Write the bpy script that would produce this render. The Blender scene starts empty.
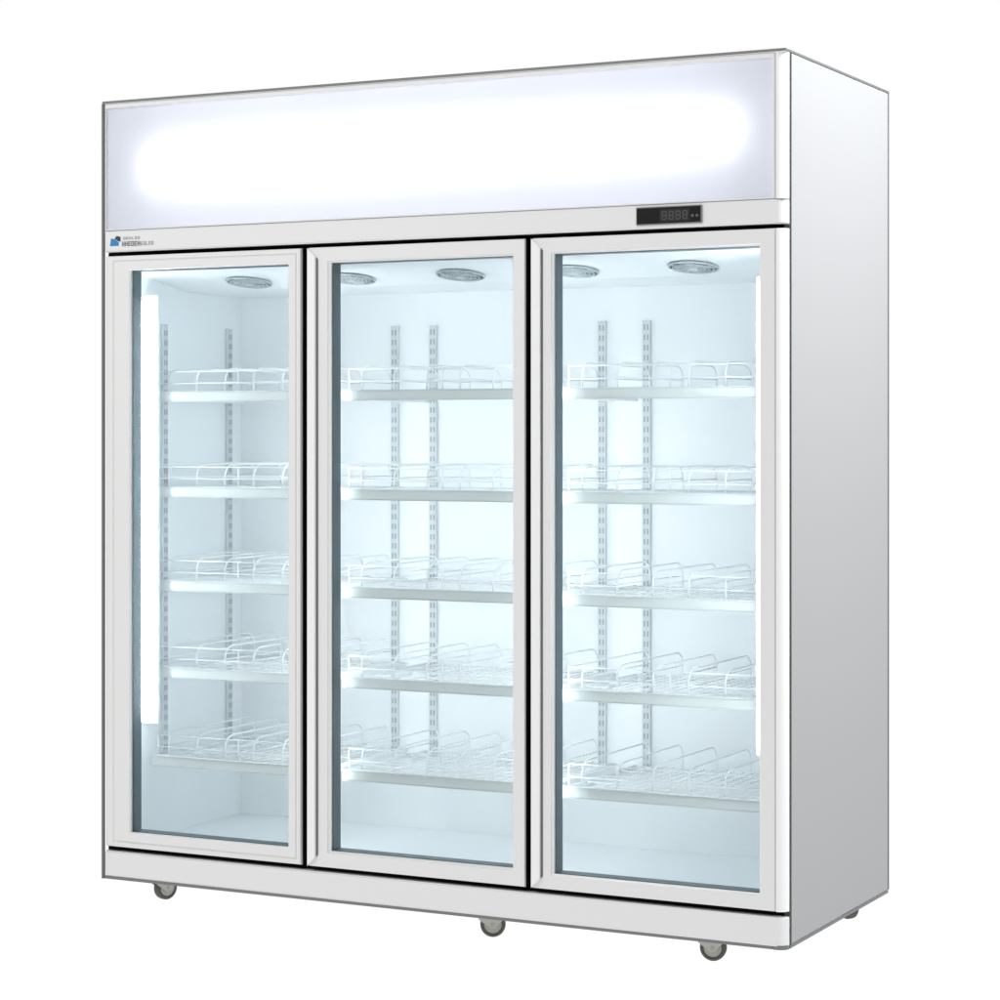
import bpy, bmesh, math, random
from mathutils import Vector, Matrix
random.seed(4)
S = bpy.context.scene
COL = S.collection
R = math.radians

# ------------------------------------------------------------------ camera
cam_d = bpy.data.cameras.new('camera'); cam = bpy.data.objects.new('camera', cam_d); COL.objects.link(cam)
cam.location = (3.57999661, -4.81265494, 1.11915834)
cam.rotation_euler = (R(90), 0, R(27.038755))
cam_d.sensor_width = 36; cam_d.lens = 2339.86429 * 36 / 1000
cam_d.shift_x = 0.0; cam_d.shift_y = -(500 - 432.756) / 1000
cam_d.clip_start = 0.05; cam_d.clip_end = 200
S.camera = cam

# ------------------------------------------------------------------ world: white studio surround
W = bpy.data.worlds.new('World'); S.world = W; W.use_nodes = True
nt = W.node_tree; nt.nodes.clear()
out = nt.nodes.new('ShaderNodeOutputWorld'); bg = nt.nodes.new('ShaderNodeBackground')
tc = nt.nodes.new('ShaderNodeTexCoord')
dot = nt.nodes.new('ShaderNodeVectorMath'); dot.operation = 'DOT_PRODUCT'
dot.inputs[1].default_value = (-0.4546, 0.8907, 0.0)
nt.links.new(tc.outputs['Generated'], dot.inputs[0])
mr = nt.nodes.new('ShaderNodeMapRange'); mr.interpolation_type = 'SMOOTHSTEP'
mr.inputs['From Min'].default_value = 0.80; mr.inputs['From Max'].default_value = 0.93
mr.inputs['To Min'].default_value = 0.0; mr.inputs['To Max'].default_value = 1.0
nt.links.new(dot.outputs['Value'], mr.inputs['Value'])
# front hemisphere (towards -Y) lit soft box wall, right side (towards +X) darker
dot2 = nt.nodes.new('ShaderNodeVectorMath'); dot2.operation = 'DOT_PRODUCT'
dot2.inputs[1].default_value = (-0.45, -0.89, 0.25)
nt.links.new(tc.outputs['Generated'], dot2.inputs[0])
mr2 = nt.nodes.new('ShaderNodeMapRange'); mr2.interpolation_type = 'SMOOTHSTEP'
mr2.inputs['From Min'].default_value = -0.2; mr2.inputs['From Max'].default_value = 0.8
mr2.inputs['To Min'].default_value = 0.05; mr2.inputs['To Max'].default_value = 0.56
nt.links.new(dot2.outputs['Value'], mr2.inputs['Value'])
mx = nt.nodes.new('ShaderNodeMath'); mx.operation = 'MAXIMUM'
nt.links.new(mr.outputs['Result'], mx.inputs[0]); nt.links.new(mr2.outputs['Result'], mx.inputs[1])
nt.links.new(mx.outputs[0], bg.inputs['Strength'])
bg.inputs['Color'].default_value = (1, 1, 1, 1)
nt.links.new(bg.outputs[0], out.inputs[0])

# ------------------------------------------------------------------ lamps
def area(name, loc, target, sx, sy, power, col=(1, 1, 1)):
    d = bpy.data.lights.new(name, 'AREA'); d.shape = 'RECTANGLE'; d.size = sx; d.size_y = sy
    d.energy = power; d.color = col
    o = bpy.data.objects.new(name, d); COL.objects.link(o); o.location = loc
    o.rotation_euler = (Vector(target) - Vector(loc)).to_track_quat('-Z', 'Y').to_euler()
    return o
area('softbox_side', (3.7, 0.3, 3.7), (1.82, 0.36, 1.6), 0.8, 1.2, 188, (0.97, 0.99, 1.0))
area('softbox_front', (-0.5, -3.2, 3.8), (0.9, 0, 1.1), 1.6, 1.2, 62)

S.view_settings.view_transform = 'Standard'; S.view_settings.look = 'None'
S.view_settings.exposure = 0; S.view_settings.gamma = 1
S.render.engine = 'CYCLES'
S.cycles.max_bounces = 10; S.cycles.transparent_max_bounces = 24
S.cycles.diffuse_bounces = 8

# ------------------------------------------------------------------ materials
def mat(name, col, rough=0.4, metal=0.0, spec=0.5, emit=0, ecol=None, bump=0, noise=0.0, nscale=6):
    m = bpy.data.materials.new(name); m.use_nodes = True
    n = m.node_tree; b = n.nodes['Principled BSDF']
    b.inputs['Base Color'].default_value = (*col, 1); b.inputs['Roughness'].default_value = rough
    b.inputs['Metallic'].default_value = metal; b.inputs['Specular IOR Level'].default_value = spec
    if emit:
        b.inputs['Emission Color'].default_value = (*(ecol or col), 1); b.inputs['Emission Strength'].default_value = emit
    if noise or bump:
        t = n.nodes.new('ShaderNodeTexCoord'); nz = n.nodes.new('ShaderNodeTexNoise')
        nz.inputs['Scale'].default_value = nscale; nz.inputs['Detail'].default_value = 5
        n.links.new(t.outputs['Object'], nz.inputs['Vector'])
        if noise:
            r_ = n.nodes.new('ShaderNodeMapRange')
            r_.inputs['To Min'].default_value = 1 - noise; r_.inputs['To Max'].default_value = 1 + noise
            n.links.new(nz.outputs['Fac'], r_.inputs['Value'])
            v = n.nodes.new('ShaderNodeVectorMath'); v.operation = 'SCALE'; v.inputs[0].default_value = col
            n.links.new(r_.outputs[0], v.inputs['Scale']); n.links.new(v.outputs[0], b.inputs['Base Color'])
        if bump:
            bp = n.nodes.new('ShaderNodeBump'); bp.inputs['Strength'].default_value = bump; bp.inputs['Distance'].default_value = 0.002
            n.links.new(nz.outputs['Fac'], bp.inputs['Height']); n.links.new(bp.outputs[0], b.inputs['Normal'])
    return m

M = {}
M['white'] = mat('white_enamel', (0.80, 0.80, 0.80), 0.32, noise=0.012, nscale=3)
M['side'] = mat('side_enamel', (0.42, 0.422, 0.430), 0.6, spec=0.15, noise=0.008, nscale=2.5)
M['frame'] = mat('anodised_frame', (0.80, 0.80, 0.795), 0.30)
M['groove'] = mat('groove_grey', (0.16, 0.16, 0.16), 0.5)
M['handle'] = mat('handle_white', (0.90, 0.90, 0.90), 0.22)
M['black'] = mat('rubber_black', (0.006, 0.006, 0.006), 0.8, spec=0.1)
M['grey_edge'] = mat('edge_grey', (0.19, 0.19, 0.195), 0.5)
M['seam'] = mat('seam_grey', (0.06, 0.06, 0.062), 0.6, spec=0.2)
M['spacer'] = mat('spacer_slate', (0.06, 0.10, 0.115), 0.4)
M['liner'] = mat('liner_white', (0.905, 0.932, 0.945), 0.4, noise=0.012, nscale=3)
M['lid'] = mat('evaporator_cover', (0.86, 0.885, 0.90), 0.4)
M['wire'] = mat('coated_wire', (0.92, 0.95, 0.96), 0.3)
M['rail'] = mat('rail_white', (0.74, 0.78, 0.765), 0.35)
M['std'] = mat('galvanised', (0.66, 0.70, 0.71), 0.4)
M['slot'] = mat('slot_dark', (0.36, 0.40, 0.42), 0.6)
M['lamp'] = mat('led_diffuser', (0.9, 0.95, 1), 0.4, emit=19.0, ecol=(0.94, 0.985, 1.0))
M['lamp_back'] = mat('led_back', (0.9, 0.95, 1), 0.4, emit=13.0, ecol=(0.94, 0.985, 1.0))
M['tube'] = mat('tube_light', (1, 1, 1), 0.4, emit=7.6, ecol=(0.97, 0.98, 1.0))
M['housing'] = mat('lightbox_inner', (0.35, 0.36, 0.40), 0.6)
M['grille'] = mat('fan_grille', (0.50, 0.55, 0.57), 0.35)
M['fan_dark'] = mat('fan_recess', (0.17, 0.21, 0.24), 0.5)
M['blade'] = mat('fan_blade', (0.75, 0.78, 0.8), 0.4)
M['display'] = mat('display_black', (0.008, 0.008, 0.009), 0.35, spec=0.2)
M['lcd'] = mat('lcd_grey', (0.03, 0.03, 0.032), 0.4, spec=0.2)
M['digit'] = mat('digit_grey', (0.09, 0.09, 0.093), 0.4)
M['steel'] = mat('caster_steel', (0.46, 0.46, 0.42), 0.35, metal=0.3)
M['tyre'] = mat('caster_tyre', (0.085, 0.083, 0.072), 0.6)
M['hub'] = mat('caster_hub', (0.40, 0.41, 0.35), 0.4)
M['blue'] = mat('logo_blue', (0.04, 0.22, 0.50), 0.4)
M['navy'] = mat('logo_navy', (0.02, 0.06, 0.10), 0.4)
M['ink'] = mat('logo_ink', (0.16, 0.16, 0.17), 0.5)
M['ink2'] = mat('logo_grey', (0.28, 0.29, 0.28), 0.5)
M['floor'] = mat('self_lit_white', (0.03, 0.03, 0.03), 0.6, spec=0.0, emit=1.0, ecol=(1, 1, 1))  # floor has added emission, no real lamp: stays pure white and shadowless

def glass():
    m = bpy.data.materials.new('door_glass'); m.use_nodes = True; n = m.node_tree; n.nodes.clear()
    o = n.nodes.new('ShaderNodeOutputMaterial'); t = n.nodes.new('ShaderNodeBsdfTransparent')
    t.inputs[0].default_value = (0.955, 0.98, 0.99, 1)
    g = n.nodes.new('ShaderNodeBsdfGlossy'); g.inputs['Roughness'].default_value = 0.03
    g.inputs['Color'].default_value = (0.95, 0.98, 1, 1)
    f = n.nodes.new('ShaderNodeFresnel'); f.inputs[0].default_value = 1.45
    x = n.nodes.new('ShaderNodeMixShader')
    n.links.new(f.outputs[0], x.inputs[0]); n.links.new(t.outputs[0], x.inputs[1]); n.links.new(g.outputs[0], x.inputs[2])
    n.links.new(x.outputs[0], o.inputs[0]); return m
M['glass'] = glass()
def opal():
    m = bpy.data.materials.new('opal_acrylic'); m.use_nodes = True; n = m.node_tree; n.nodes.clear()
    o = n.nodes.new('ShaderNodeOutputMaterial'); d = n.nodes.new('ShaderNodeBsdfDiffuse'); d.inputs[0].default_value = (0.84, 0.87, 0.93, 1)
    t = n.nodes.new('ShaderNodeBsdfTranslucent'); t.inputs[0].default_value = (0.92, 0.93, 1.0, 1)
    x = n.nodes.new('ShaderNodeMixShader'); x.inputs[0].default_value = 0.35
    n.links.new(d.outputs[0], x.inputs[1]); n.links.new(t.outputs[0], x.inputs[2]); n.links.new(x.outputs[0], o.inputs[0]); return m
M['opal'] = opal()

# ------------------------------------------------------------------ helpers
def obj(name, bm, m, parent=None, smooth=False):
    me = bpy.data.meshes.new(name)
    bmesh.ops.recalc_face_normals(bm, faces=bm.faces)
    bm.to_mesh(me); bm.free()
    ms = m if isinstance(m, (list, tuple)) else [m]
    for k in ms: me.materials.append(k)
    if smooth:
        for p in me.polygons: p.use_smooth = True
    o = bpy.data.objects.new(name, me); COL.objects.link(o)
    if parent: o.parent = parent
    return o

def box(bm, a, b, bev=0.0, mi=0, seg=2):
    t = bmesh.new()
    bmesh.ops.create_cube(t, size=1)
    c = [(a[i] + b[i]) / 2 for i in range(3)]; s = [abs(b[i] - a[i]) for i in range(3)]
    for v in t.verts: v.co = Vector((v.co[0] * s[0] + c[0], v.co[1] * s[1] + c[1], v.co[2] * s[2] + c[2]))
    if bev: bmesh.ops.bevel(t, geom=list(t.edges), offset=min(bev, min(s) * 0.45), segments=seg, profile=0.5, affect='EDGES')
    merge(bm, t, mi)

def merge(bm, t, mi=0):
    vm = {v: bm.verts.new(v.co) for v in t.verts}
    for f in t.faces:
        try:
            nf = bm.faces.new([vm[v] for v in f.verts]); nf.material_index = mi; nf.smooth = f.smooth
        except ValueError: pass
    t.free()

def tube(bm, pts, r, n=6, mi=0):
    pts = [Vector(p) for p in pts]; rings = []
    for i, p in enumerate(pts):
        d = (pts[min(i + 1, len(pts) - 1)] - pts[max(i - 1, 0)]).normalized()
        up = Vector((1, 0, 0)) if abs(d.x) < 0.9 else Vector((0, 0, 1))
        u = d.cross(up).normalized(); w = d.cross(u).normalized()
        rings.append([bm.verts.new(p + (u * math.cos(2 * math.pi * k / n) + w * math.sin(2 * math.pi * k / n)) * r) for k in range(n)])
    for a, b in zip(rings, rings[1:]):
        for k in range(n):
            f = bm.faces.new([a[k], a[(k + 1) % n], b[(k + 1) % n], b[k]]); f.material_index = mi; f.smooth = True
    for c in (rings[0], rings[-1]):
        f = bm.faces.new(c); f.material_index = mi

def cyl(bm, c, axis, r, h, n=24, mi=0, r2=None):
    t = bmesh.new()
    bmesh.ops.create_cone(t, cap_ends=True, segments=n, radius1=r, radius2=r if r2 is None else r2, depth=h)
    q = Vector((0, 0, 1)).rotation_difference(Vector(axis)).to_matrix()
    for v in t.verts: v.co = q @ v.co + Vector(c)
    for f in t.faces: f.smooth = len(f.verts) == 4
    merge(bm, t, mi)

def prism_z(bm, pts, z0, z1, mi=0):
    """closed outline in XY extruded from z0 to z1"""
    a = [bm.verts.new((x, y, z0)) for x, y in pts]; b = [bm.verts.new((x, y, z1)) for x, y in pts]
    n = len(pts)
    for k in range(n):
        f = bm.faces.new([a[k], a[(k + 1) % n], b[(k + 1) % n], b[k]]); f.material_index = mi
    bm.faces.new(a[::-1]); bm.faces.new(b)

def slab_round(bm, x0, x1, y1, z0, z1, r=0.022, y0=0.0, seg=7, mi=0):
    """front slab with its right vertical corner rounded"""
    pts = [(x0, y1), (x0, y0 + 0.002), (x0 + 0.002, y0)]
    for k in range(seg + 1):
        a = math.pi / 2 * k / seg
        pts.append((x1 - r + r * math.sin(a), y0 + r - r * math.cos(a)))
    pts.append((x1, y1))
    prism_z(bm, pts, z0, z1, mi)

def ring(bm, x0, x1, z0, z1, w, prof, mi=lambda s: 0):
    """mitred frame; w = widths (left, right, bottom, top); prof = [(s, y)] from outside to inside"""
    rows = []
    for s, y in prof:
        a, b, c, d = x0 + s * w[0], x1 - s * w[1], z0 + s * w[2], z1 - s * w[3]
        rows.append([bm.verts.new(p) for p in ((a, y, c), (b, y, c), (b, y, d), (a, y, d))])
    for i, (p, q) in enumerate(zip(rows, rows[1:])):
        for k in range(4):
            f = bm.faces.new([p[k], p[(k + 1) % 4], q[(k + 1) % 4], q[k]]); f.material_index = mi(i)

# ------------------------------------------------------------------ floor
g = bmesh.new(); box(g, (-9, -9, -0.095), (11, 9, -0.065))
fl = obj('floor', g, M['floor']); fl['kind'] = 'structure'; fl['label'] = 'plain self-lit white studio floor under the display fridge'

# ------------------------------------------------------------------ the fridge
WD, D, H = 1.8217, 0.7224, 1.95
fr = bpy.data.objects.new('display_fridge', None); COL.objects.link(fr)
fr['label'] = 'white upright three door glass display fridge with lit header and empty wire shelves'
fr['category'] = 'display fridge'
YB = 0.056                       # cabinet carcass starts here, doors in front
IL, IR, IB = 0.045, 1.777, 0.56  # liner planes
Z0, Z1 = 0.0755, 1.565

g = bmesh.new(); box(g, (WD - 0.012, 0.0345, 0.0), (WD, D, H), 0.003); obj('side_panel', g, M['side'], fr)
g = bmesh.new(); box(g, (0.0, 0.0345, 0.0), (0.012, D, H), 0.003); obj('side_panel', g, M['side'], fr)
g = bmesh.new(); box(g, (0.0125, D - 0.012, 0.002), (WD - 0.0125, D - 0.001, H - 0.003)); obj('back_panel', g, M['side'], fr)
g = bmesh.new(); box(g, (0.0125, 0.03, H - 0.014), (WD - 0.0125, D - 0.0125, H - 0.002)); obj('top_panel', g, M['white'], fr)
g = bmesh.new(); box(g, (0.0125, 0.06, 0.004), (WD - 0.0125, D - 0.0125, 0.074)); obj('underside', g, M['side'], fr)
# seam between front pieces and side panel
g = bmesh.new(); box(g, (WD - 0.0118, 0.0215, 0.0), (WD + 0.0004, 0.0340, H)); obj('panel_seam', g, M['seam'], fr)
g = bmesh.new(); box(g, (0.0, 0.0215, 0.0), (0.0118, 0.0340, H)); obj('panel_seam', g, M['seam'], fr)
# added grey strips that draw a dark cut-out outline along the edges
def grey_edge(a, b, bev=0.001):
    g = bmesh.new(); box(g, a, b, bev); obj('edge_outline', g, M['grey_edge'], fr)
grey_edge((-0.006, -0.003, -0.0075), (-0.0002, 0.006, H))
grey_edge((-0.004, -0.003, H + 0.0002), (WD + 0.001, 0.003, H + 0.006))
grey_edge((WD - 0.0038, 0.0032, H + 0.0002), (WD + 0.001, D, H + 0.006))
grey_edge((WD - 0.003, D + 0.0002, 0.0), (WD + 0.001, D + 0.007, H + 0.006))
grey_edge((WD - 0.003, 0.026, -0.0075), (WD + 0.0008, D, -0.0002))
grey_edge((0.0, 0.001, -0.0075), (WD - 0.0305, 0.006, -0.0002))

# liner: one open box of interior walls
g = bmesh.new()
box(g, (0.013, YB, 0.0805), (IL, IB, 1.60)); box(g, (IR, YB, 0.0805), (WD - 0.013, IB, 1.60))
box(g, (0.013, IB + 0.0005, 0.0805), (WD - 0.013, IB + 0.02, 1.60))
box(g, (0.013, YB, 0.0745), (WD - 0.013, IB + 0.02, 0.0803))
box(g, (0.013, 0.030, 1.6005), (WD - 0.013, IB + 0.02, 1.612))
obj('inner_liner', g, M['liner'], fr)
# evaporator cover: sloping front part, level rear part
g = bmesh.new()
prof = [(YB, 1.5275), (0.30, 1.489), (IB - 0.0005, 1.486), (IB - 0.0005, 1.60), (YB, 1.60)]
a = [g.verts.new((IL + 0.0005, y, z)) for y, z in prof]; b = [g.verts.new((IR - 0.0005, y, z)) for y, z in prof]
for k in range(5): g.faces.new([a[k], a[(k + 1) % 5], b[(k + 1) % 5], b[k]])
g.faces.new(a); g.faces.new(b)
obj('evaporator_cover', g, M['lid'], fr)
SL = math.atan2(1.5275 - 1.489, 0.30 - YB)
# fans
def fan_mesh():
    gr = bmesh.new()
    for r_ in (0.062, 0.051, 0.040, 0.029, 0.018):
        pts = [(r_ * math.cos(2 * math.pi * k / 32), r_ * math.sin(2 * math.pi * k / 32), -0.006 + (0.003 if r_ > .06 else 0)) for k in range(33)]
        tube(gr, pts, 0.0028 if r_ > .06 else 0.0016, 5)
    for k in range(8):
        a_ = math.pi * k / 4
        tube(gr, [(0.012 * math.cos(a_), 0.012 * math.sin(a_), -0.007), (0.062 * math.cos(a_), 0.062 * math.sin(a_), -0.004)], 0.0016, 5)
    cyl(gr, (0, 0, -0.007), (0, 0, 1), 0.014, 0.004)
    bl = bmesh.new()
    for k in range(4):
        a0 = math.pi / 2 * k
        vs = []
        for (rr, da, z) in ((0.012, -.5, -0.0035), (0.054, -.38, -0.0035), (0.055, .38, -0.0015), (0.012, .5, -0.0015)):
            vs.append(bl.verts.new((rr * math.cos(a0 + da), rr * math.sin(a0 + da), z)))
        bl.faces.new(vs)
    dk = bmesh.new(); cyl(dk, (0, 0, -0.0005), (0, 0, 1), 0.060, 0.001, 32)
    return gr, bl, dk
fan0 = None
for i in range(5):
    x = 0.305 + 0.3045 * i
    if fan0 is None:
        gr, bl, dk = fan_mesh()
        fan0 = obj('fan', gr, M['grille'], fr); f1 = obj('fan_blade', bl, M['blade'], fan0); f2 = obj('fan_recess', dk, M['fan_dark'], fan0); f = fan0
    else:
        f = fan0.copy(); COL.objects.link(f)
        for c in (f1, f2):
            d_ = c.copy(); COL.objects.link(d_); d_.parent = f
    f.location = (x, 0.20, 1.5275 - math.tan(SL) * (0.20 - YB) - 0.0012); f.rotation_euler = (-SL, 0, 0); f.scale = (0.93, 0.93, 1)

# mullions
for xm in (0.5955, 1.1975):
    g = bmesh.new(); box(g, (xm - 0.02, YB, 0.081), (xm + 0.02, 0.092, 1.526), 0.003); obj('mullion', g, M['liner'], fr)
# black gasket backing seen in the gaps
g = bmesh.new()
box(g, (0.013, 0.048, 1.527), (WD - 0.013, 0.0555, 1.60)); box(g, (0.013, 0.048, 0.055), (WD - 0.013, 0.0555, 0.10))
box(g, (0.013, 0.048, 0.1002), (0.03, 0.0555, 1.5268))
box(g, (WD - 0.04, 0.048, 0.1002), (WD - 0.013, 0.0555, 1.5268))
for xm in (0.5955, 1.1975): box(g, (xm - 0.018, 0.048, 0.1002), (xm + 0.018, 0.0555, 1.5268))
for z in ((1.5655, 1.5745), (0.0635, 0.0775)): box(g, (-0.0002, 0.0190, z[0]), (0.035, 0.0212, z[1]))
obj('door_gasket', g, M['black'], fr)

# slotted shelf uprights
def upright(x, y, axis):
    g = bmesh.new()
    z0, z1 = 0.268, 1.40
    if axis == 'back':
        box(g, (x - 0.0105, y - 0.010, z0), (x + 0.0105, y - 0.0003, z1), 0.001)
        for k in range(44):
            z = z0 + 0.018 + k * 0.0255
            for dx in (-0.0045, 0.0045):
                box(g, (x + dx - 0.002, y - 0.0108, z - 0.007), (x + dx + 0.002, y - 0.0101, z + 0.007), 0, 1)
    else:
        s = 1 if axis == 'left' else -1
        xa, xb = (x + s * 0.0003, x + s * 0.010)
        box(g, (min(xa, xb), y - 0.0105, z0 + .02), (max(xa, xb), y + 0.0105, z1), 0.001)
        for k in range(43):
            z = z0 + 0.038 + k * 0.0255
            for dy in (-0.0045, 0.0045):
                a_, b_ = x + s * 0.0101, x + s * 0.0108
                box(g, (min(a_, b_), y + dy - 0.002, z - 0.007), (max(a_, b_), y + dy + 0.002, z + 0.007), 0, 1)
    obj('shelf_upright', g, (M['std'], M['slot']), fr)
for x in (0.53, 0.645, 1.13, 1.252): upright(x, IB, 'back')
upright(IL, 0.19, 'left'); upright(IL, 0.49, 'left'); upright(IR, 0.19, 'right'); upright(IR, 0.49, 'right')

# shelves
def arc(cy, cz, r, a0, a1, n=6): return [(cy + r * math.cos(a0 + (a1 - a0) * k / n), cz + r * math.sin(a0 + (a1 - a0) * k / n)) for k in range(n + 1)]
def shelf_meshes(w):
    dk = bmesh.new()
    n = int(w / 0.026)
    for k in range(n + 1):
        x = 0.006 + (w - 0.012) * k / n
        tube(dk, [(x, 0.003, 0.004), (x, 0.41, 0.004)], 0.0013, 5)
    for y in (0.02, 0.12, 0.22, 0.32, 0.41): tube(dk, [(0.003, y, 0.0), (w - 0.003, y, 0.0)], 0.0025, 5)
    for x in (0.003, w - 0.003): tube(dk, [(x, 0.0, -0.001), (x, 0.42, -0.001)], 0.004, 6)
    rl = bmesh.new()
    box(rl, (0, -0.006, -0.018), (w, 0.0, 0.005), 0.0015)
    box(rl, (0, -0.010, -0.0195), (w, 0.004, -0.0182), 0.0004)
    box(rl, (0, -0.009, 0.0052), (w, 0.004, 0.0075), 0.0008)
    fe = bmesh.new()                                # front guard wire
    for z in (0.028, 0.058):
        tube(fe, [(0.012, 0.006, z), (w - 0.012, 0.006, z)], 0.0016, 5)
    for x in (0.012, w / 2, w - 0.012): tube(fe, [(x, 0.006, 0.004), (x, 0.006, 0.058)], 0.0018, 5)
    dv = bmesh.new()                                # divider: curved loop
    R0 = 0.035
    pts = [(0.010, 0.008), (0.010, 0.030)] + arc(0.010 + R0, 0.030, R0, math.pi, math.pi / 2) + [(0.15, 0.065), (0.28, 0.065)] \
        + arc(0.37, 0.030, R0, math.pi / 2, 0) + [(0.405, 0.008)]
    tube(dv, [(0, y, z) for y, z in pts], 0.0023, 6)
    tube(dv, [(0, 0.012, 0.032), (0, 0.403, 0.032)], 0.0016, 5)
    brs = []
    for x in (0.006, w - 0.006):
        br = bmesh.new(); brs.append(br)
        vs = [(0.02, -0.004), (0.42, -0.004), (0.42, -0.02), (0.39, -0.02), (0.06, -0.014)]
        a = [br.verts.new((x - 0.001, y, z)) for y, z in vs]; b = [br.verts.new((x + 0.001, y, z)) for y, z in vs]
        for k in range(5): br.faces.new([a[k], a[(k + 1) % 5], b[(k + 1) % 5], b[k]])
        br.faces.new(a); br.faces.new(b)
    return dk, rl, fe, dv, brs
bays = [(0.060, 0.572), (0.628, 1.172), (1.224, 1.760)]
levels = [1.222, 0.979, 0.740, 0.519, 0.292]
for (xa, xb) in bays:
    w = xb - xa; proto = None
    for zl in levels:
        if proto is None:
            dk, rl, fe, dv, br = shelf_meshes(w)
            sh = obj('shelf', dk, M['wire'], fr)
            kids = [obj('shelf_rail', rl, M['rail'], sh), obj('front_guard', fe, M['wire'], sh), *[obj('shelf_bracket', q, M['wire'], sh) for q in br]]
            for k in range(6):
                if k == 0: o = obj('divider', dv, M['wire'], sh); d0 = o
                else: o = d0.copy(); COL.objects.link(o)
                o.location = (w * (k + 0.5) / 6, 0, 0); kids.append(o)
            proto = (sh, kids); s = sh
        else:
            s = proto[0].copy(); COL.objects.link(s)
            for c in proto[1]:
                d_ = c.copy(); COL.objects.link(d_); d_.parent = s
        s.location = (xa, 0.128, zl - 0.005)

# interior LED bars
def lamp(x0, x1, z0=0.385, z1=1.462, y=0.078, m='lamp'):
    g = bmesh.new(); box(g, (x0, y - 0.002 + 0.016, z0 - 0.006), (x1, y + 0.024, z1 + 0.006), 0.001); base = obj('lamp_channel', g, M['liner'], fr)
    g = bmesh.new(); n = 8; pts = [(x0 + 0.002, y + 0.013)]
    for k in range(n + 1):
        a_ = math.pi * k / n; xm = (x0 + x1) / 2; pts.append((xm - (x1 - x0) / 2 * 0.94 * math.cos(a_), y + 0.013 - 0.014 * math.sin(a_)))
    pts.append((x1 - 0.002, y + 0.013)); xm = (x0 + x1) / 2; hw = (x1 - x0) / 2; rows = []
    for dz, side_ in [(1 - math.cos(math.pi / 2 * k / 6), math.sin(math.pi / 2 * k / 6)) for k in range(7)]:
        rows.append((z0 + hw * dz, max(side_, 0.05)))
    rows += [(z0 + z1 - z, q) for z, q in rows[::-1]]
    rr = [[g.verts.new((xm + (px - xm) * q, py, z)) for px, py in pts] for z, q in rows]
    for A, B in zip(rr, rr[1:]):
        for k in range(len(pts)): g.faces.new([A[k], A[(k + 1) % len(pts)], B[(k + 1) % len(pts)], B[k]])
    g.faces.new(rr[0]); g.faces.new(rr[-1])
    obj('led_tube', g, M[m], base)
lamp(0.047, 0.100); lamp(1.718, 1.768, 0.405, 1.462)
for xm in (0.5955, 1.1975):
    g = bmesh.new(); box(g, (xm - 0.013, 0.0925, 0.20), (xm + 0.013, 0.102, 1.45), 0.002); obj('led_tube', g, M['lamp_back'], fr)

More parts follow.
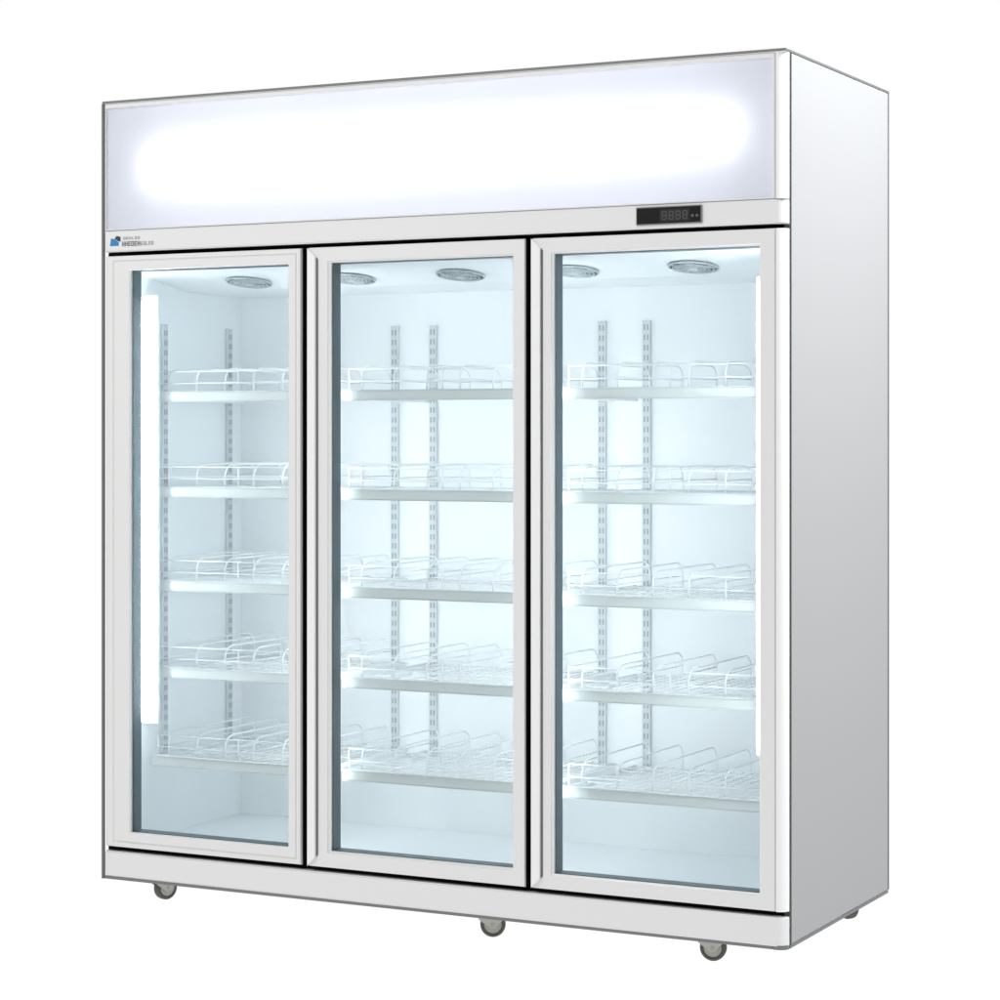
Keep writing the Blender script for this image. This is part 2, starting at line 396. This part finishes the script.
# ------------------------------------------------------------------ doors
def door(x0, x1, w, wide_handle, last=False):
    d = bpy.data.objects.new('door', None); COL.objects.link(d); d.parent = fr
    g = bmesh.new()
    if wide_handle:
        prof = [(0, 0.046), (0, 0.007), (0, 0.003), (0.03, 0.0), (0.88, 0.0), (0.91, 0.003), (1.0, 0.005), (1.0, 0.0465)]
        mi = lambda i: 3 if i == 0 else 0
    else:
        prof = [(0, 0.046), (0, 0.009), (0.02, 0.002), (0.08, 0.0), (0.30, 0.0), (0.34, 0.003), (0.38, 0.003), (0.42, 0.0), (0.95, 0.0005), (0.98, 0.002), (1.0, 0.004), (1.0, 0.0465)]
        mi = lambda i: 3 if i == 0 else 0
    mi2 = lambda i: mi(i)
    xr = x1 if not last else 1.796
    ring(g, x0, xr, Z0, Z1, w, prof, mi2)
    obj('door_frame', g, (M['frame'], M['handle'], M['groove'], M['black']), d)
    if wide_handle:
        def mitred(bm, xa, xb, yf, yb, m_):
            pa = [(xa, Z0 + (xa - x0) + .001), (xb, Z0 + (xb - x0) + .001), (xb, Z1 - (xb - x0) - .001), (xa, Z1 - (xa - x0) - .001)]
            e = 0.0015
            fr_ = [bm.verts.new((px + (e if k in (0, 3) else -e), yf, pz + (e if k in (0, 1) else -e))) for k, (px, pz) in enumerate(pa)]
            md = [bm.verts.new((px, yf + e, pz)) for px, pz in pa]; bk = [bm.verts.new((px, yb, pz)) for px, pz in pa]
            for A, B in ((fr_, md), (md, bk)):
                for k in range(4): f = bm.faces.new([A[k], A[(k + 1) % 4], B[(k + 1) % 4], B[k]]); f.material_index = m_
            f = bm.faces.new(fr_); f.material_index = m_
        g = bmesh.new(); mitred(g, x0 + 0.0005, x0 + 0.0225, -0.009, -0.0002, 0)
        mitred(g, x0 + 0.0226, x0 + 0.0275, -0.0024, -0.0003, 1)
        obj('door_handle', g, (M['handle'], M['groove']), d)
    if last:
        g = bmesh.new()
        pts = [(1.7965, 0.046), (1.7965, 0.004), (1.7985, 0.001)]
        for k in range(9):
            a_ = math.pi / 2 * k / 8; r_ = 0.021; pts.append((WD - r_ + r_ * math.sin(a_), r_ - r_ * math.cos(a_)))
        pts.append((WD, 0.0212)); pts.append((WD - 0.0165, 0.0212)); pts.append((WD - 0.0165, 0.046))
        prism_z(g, pts, Z0, Z1); obj('corner_profile', g, M['handle'], d)
    a, b, c, e = x0 + w[0], xr - w[1], Z0 + w[2], Z1 - w[3]
    g = bmesh.new(); t = 0.0012
    ring(g, a + .0003, b - .0003, c + .0003, e - .0003, (t,) * 4, [(0, 0.010), (1, 0.010), (1, 0.047), (0, 0.047), (0, 0.010)])
    obj('glass_spacer', g, M['spacer'], d)
    g = bmesh.new(); box(g, (a + 0.002, 0.0125, c + 0.002), (b - 0.002, 0.0125, e - 0.002))
    gm = bmesh.new(); v = [gm.verts.new(p) for p in ((a + .0018, .012, c + .0018), (b - .0018, .012, c + .0018), (b - .0018, .012, e - .0018), (a + .0018, .012, e - .0018))]; gm.faces.new(v)
    g.free(); obj('glass_pane', gm, M['glass'], d)
    return d
door(0.004, 0.5835, (0.076, 0.0365, 0.040, 0.038), False)
door(0.6055, 1.1875, (0.0605, 0.0325, 0.040, 0.038), True)
door(1.2065, WD, (0.0535, 0.037, 0.036, 0.037), True, last=True)

# ------------------------------------------------------------------ fascia band, base, header
g = bmesh.new(); slab_round(g, 0.002, WD, 0.0212, 1.575, 1.628)
bmesh.ops.bevel(g, geom=[e for e in g.edges if abs(e.verts[0].co.z - e.verts[1].co.z) < 1e-5 and max(e.verts[0].co.y, e.verts[1].co.y) < 0.0211], offset=0.003, segments=2, affect='EDGES')
band = obj('control_fascia', g, M['white'], fr)
g = bmesh.new(); slab_round(g, 0.002, WD, 0.0212, 0.0, 0.0635)
bmesh.ops.bevel(g, geom=[e for e in g.edges if abs(e.verts[0].co.z - e.verts[1].co.z) < 1e-5 and max(e.verts[0].co.y, e.verts[1].co.y) < 0.0211], offset=0.003, segments=2, affect='EDGES')
obj('kick_plate', g, M['white'], fr)
g = bmesh.new(); slab_round(g, WD - 0.03, WD, 0.0212, -0.0075, -0.0004); obj('edge_outline', g, M['grey_edge'], fr)  # added outline strip carried round the front corner
# header
g = bmesh.new()
box(g, (0.013, 0.026, 1.63), (WD - 0.03, 0.15, 1.6335)); box(g, (0.013, 0.026, 1.932), (WD - 0.03, 0.15, 1.9355))
box(g, (0.0125, 0.150, 1.6136), (WD - 0.0125, 0.153, 1.9355))
obj('header_housing', g, M['housing'], fr)
g = bmesh.new(); ring(g, 0.002, 1.796, 1.6295, 1.9495, (0.004, 0.007, 0.004, 0.012), [(0, 0.026), (0, 0.002), (0.3, 0.0), (0.8, 0.0), (1, 0.003), (1, 0.026)])
obj('header_frame', g, M['white'], fr)
g = bmesh.new()
pts = [(1.7965, 0.0212), (1.7965, 0.004), (1.7985, 0.001)]
for k in range(9):
    a_ = math.pi / 2 * k / 8; r_ = 0.021; pts.append((WD - r_ + r_ * math.sin(a_), r_ - r_ * math.cos(a_)))
prism_z(g, pts, 1.6295, 1.9495); obj('corner_profile', g, M['handle'], fr)
g = bmesh.new(); box(g, (0.003, 0.003, 1.6282), (WD - 0.006, 0.02, 1.6293)); obj('header_seam', g, M['grey_edge'], fr)
g = bmesh.new(); v = [g.verts.new(p) for p in ((.0062, .008, 1.6338), (1.7888, .008, 1.6338), (1.7888, .008, 1.9372), (.0062, .008, 1.9372))]; g.faces.new(v)
obj('header_light_panel', g, M['opal'], fr)
for z in (1.765, 1.805):
    g = bmesh.new(); cyl(g, (0.915, 0.052, z), (1, 0, 0), 0.010, 1.60, 16); obj('fluorescent_tube', g, M['tube'], fr)

# ------------------------------------------------------------------ controller display
g = bmesh.new(); box(g, (1.468, -0.0045, 1.5835), (1.626, -0.0002, 1.6235), 0.0012); ct = obj('control_display', g, M['grey_edge'], fr)
g = bmesh.new(); box(g, (1.4705, -0.0062, 1.586), (1.6235, -0.0048, 1.621), 0.0006); obj('display_face', g, M['display'], ct)
g = bmesh.new(); box(g, (1.527, -0.0068, 1.5895), (1.598, -0.0064, 1.6165)); obj('display_window', g, M['lcd'], ct)
def seg7(bm, x, z, s, ch, y):
    on = {'0': 'abcdef', '3': 'abcdg', '4': 'bcfg', '-': 'g', '8': 'abcdefg'}[ch]
    w_, h_ = s * 0.55, s; t = s * 0.11
    P = {'a': (0, h_, w_, h_), 'g': (0, h_ / 2, w_, h_ / 2), 'd': (0, 0, w_, 0), 'f': (0, h_ / 2, 0, h_), 'b': (w_, h_ / 2, w_, h_), 'e': (0, 0, 0, h_ / 2), 'c': (w_, 0, w_, h_ / 2)}
    for k in on:
        a = P[k]; box(bm, (x + a[0] - t / 2, y, z + a[1] - t / 2), (x + a[2] + t / 2, y + 0.0003, z + a[3] + t / 2))
g = bmesh.new()
for k in range(4): seg7(g, 1.533 + k * 0.0165, 1.594, 0.0175, '8', -0.0073)
obj('display_digit', g, M['digit'], ct)
for k in range(2):
    g = bmesh.new(); cyl(g, (1.605 + k * 0.011, -0.0064, 1.6), (0, 1, 0), 0.0035, 0.001, 12); obj('display_button', g, M['digit'], ct)

# ------------------------------------------------------------------ maker's badge (too small to read in the photograph)
g = bmesh.new()
def flat(bm, pts, y=-0.0006, mi=0):
    a = [bm.verts.new((x, y, z)) for x, z in pts]; b = [bm.verts.new((x, -0.0001, z)) for x, z in pts]; n = len(pts)
    f = bm.faces.new(a); f.material_index = mi
    for k in range(n):
        f = bm.faces.new([a[k], a[(k + 1) % n], b[(k + 1) % n], b[k]]); f.material_index = mi
flat(g, [(0.019, 1.590), (0.046, 1.590), (0.046, 1.599), (0.034, 1.607), (0.022, 1.609)], mi=0)
flat(g, [(0.033, 1.6085), (0.044, 1.602), (0.0515, 1.600), (0.0515, 1.612), (0.040, 1.615)], mi=1)
bd = obj('logo_badge', g, (M['blue'], M['navy']), fr)
g = bmesh.new(); x = 0.056
def glyph(bm, x, z, w_, h_, kind, t, mi=0):
    V = lambda xa, za, xb, zb: flat(bm, [(xa, za), (xb, za), (xb, zb), (xa, zb)], mi=mi)
    V(x, z, x + t, z + h_)
    if kind in 'NHO': V(x + w_ - t, z, x + w_, z + h_)
    if kind in 'EOF': V(x + t, z + h_ - t, x + w_ - (t if kind == 'O' else 0), z + h_)
    if kind in 'EOL': V(x + t, z, x + w_ - (t if kind == 'O' else 0), z + t)
    if kind in 'EHNF': V(x + t, z + h_ / 2 - t / 2, x + w_ - (t if kind in 'HN' else 0), z + h_ / 2 + t / 2)
for k, c in enumerate('HNEOEH'):
    glyph(g, x, 1.588, 0.0078, 0.012, c, 0.0024, 0); x += 0.0095
for k, c in enumerate('EOLEO'):
    glyph(g, x, 1.589, 0.0062, 0.009, c, 0.0016, 1); x += 0.0082
x = 0.060
for k in range(6):
    glyph(g, x, 1.6045, 0.0062, 0.007, 'OEHLEO'[k], 0.0014, 1); x += 0.0088
obj('badge_lettering', g, (M['ink'], M['ink2']), bd)

# ------------------------------------------------------------------ casters
def caster(x, y, rz):
    c = bpy.data.objects.new('caster', None); COL.objects.link(c); c.parent = fr; c.location = (x, y, -0.065); c.rotation_euler = (0, 0, R(rz))
    g = bmesh.new()
    box(g, (-0.038, -0.032, 0.0585), (0.038, 0.032, 0.0645), 0.001)
    cyl(g, (0, 0, 0.056), (0, 0, 1), 0.022, 0.008)
    for s in (-1, 1):
        vs = [(-0.030, 0.054), (0.030, 0.054), (0.030, 0.040), (0.013, 0.022), (0.003, 0.022), (-0.024, 0.042)]
        a = [g.verts.new((px, s * 0.0135 - 0.0012, z)) for px, z in vs]; b = [g.verts.new((px, s * 0.0135 + 0.0012, z)) for px, z in vs]
        for k in range(6): g.faces.new([a[k], a[(k + 1) % 6], b[(k + 1) % 6], b[k]])
        g.faces.new(a); g.faces.new(b)
    box(g, (-0.020, -0.0145, 0.0525), (0.022, 0.0145, 0.0545))
    obj('caster_fork', g, M['steel'], c)
    g = bmesh.new(); prof = [(0.021, -0.011), (0.027, -0.011), (0.0295, -0.008), (0.030, 0), (0.0295, 0.008), (0.027, 0.011), (0.021, 0.011)]
    n = 28; rows = [[g.verts.new((0.008 + r_ * math.cos(2 * math.pi * k / n), yy, 0.030 + r_ * math.sin(2 * math.pi * k / n))) for k in range(n)] for r_, yy in prof]
    for p, q in zip(rows, rows[1:] + rows[:1]):
        for k in range(n): f = g.faces.new([p[k], p[(k + 1) % n], q[(k + 1) % n], q[k]]); f.smooth = True
    obj('caster_tyre', g, M['tyre'], c)
    g = bmesh.new(); cyl(g, (0.008, 0, 0.030), (0, 1, 0), 0.0212, 0.019, 24); cyl(g, (0.008, 0, 0.030), (0, 1, 0), 0.005, 0.032, 12); obj('caster_hub', g, M['hub'], c)
caster(0.120, 0.085, 68); caster(1.058, 0.075, 25); caster(1.612, 0.08, 10)
caster(1.737, 0.655, -30); caster(0.115, 0.64, 30)
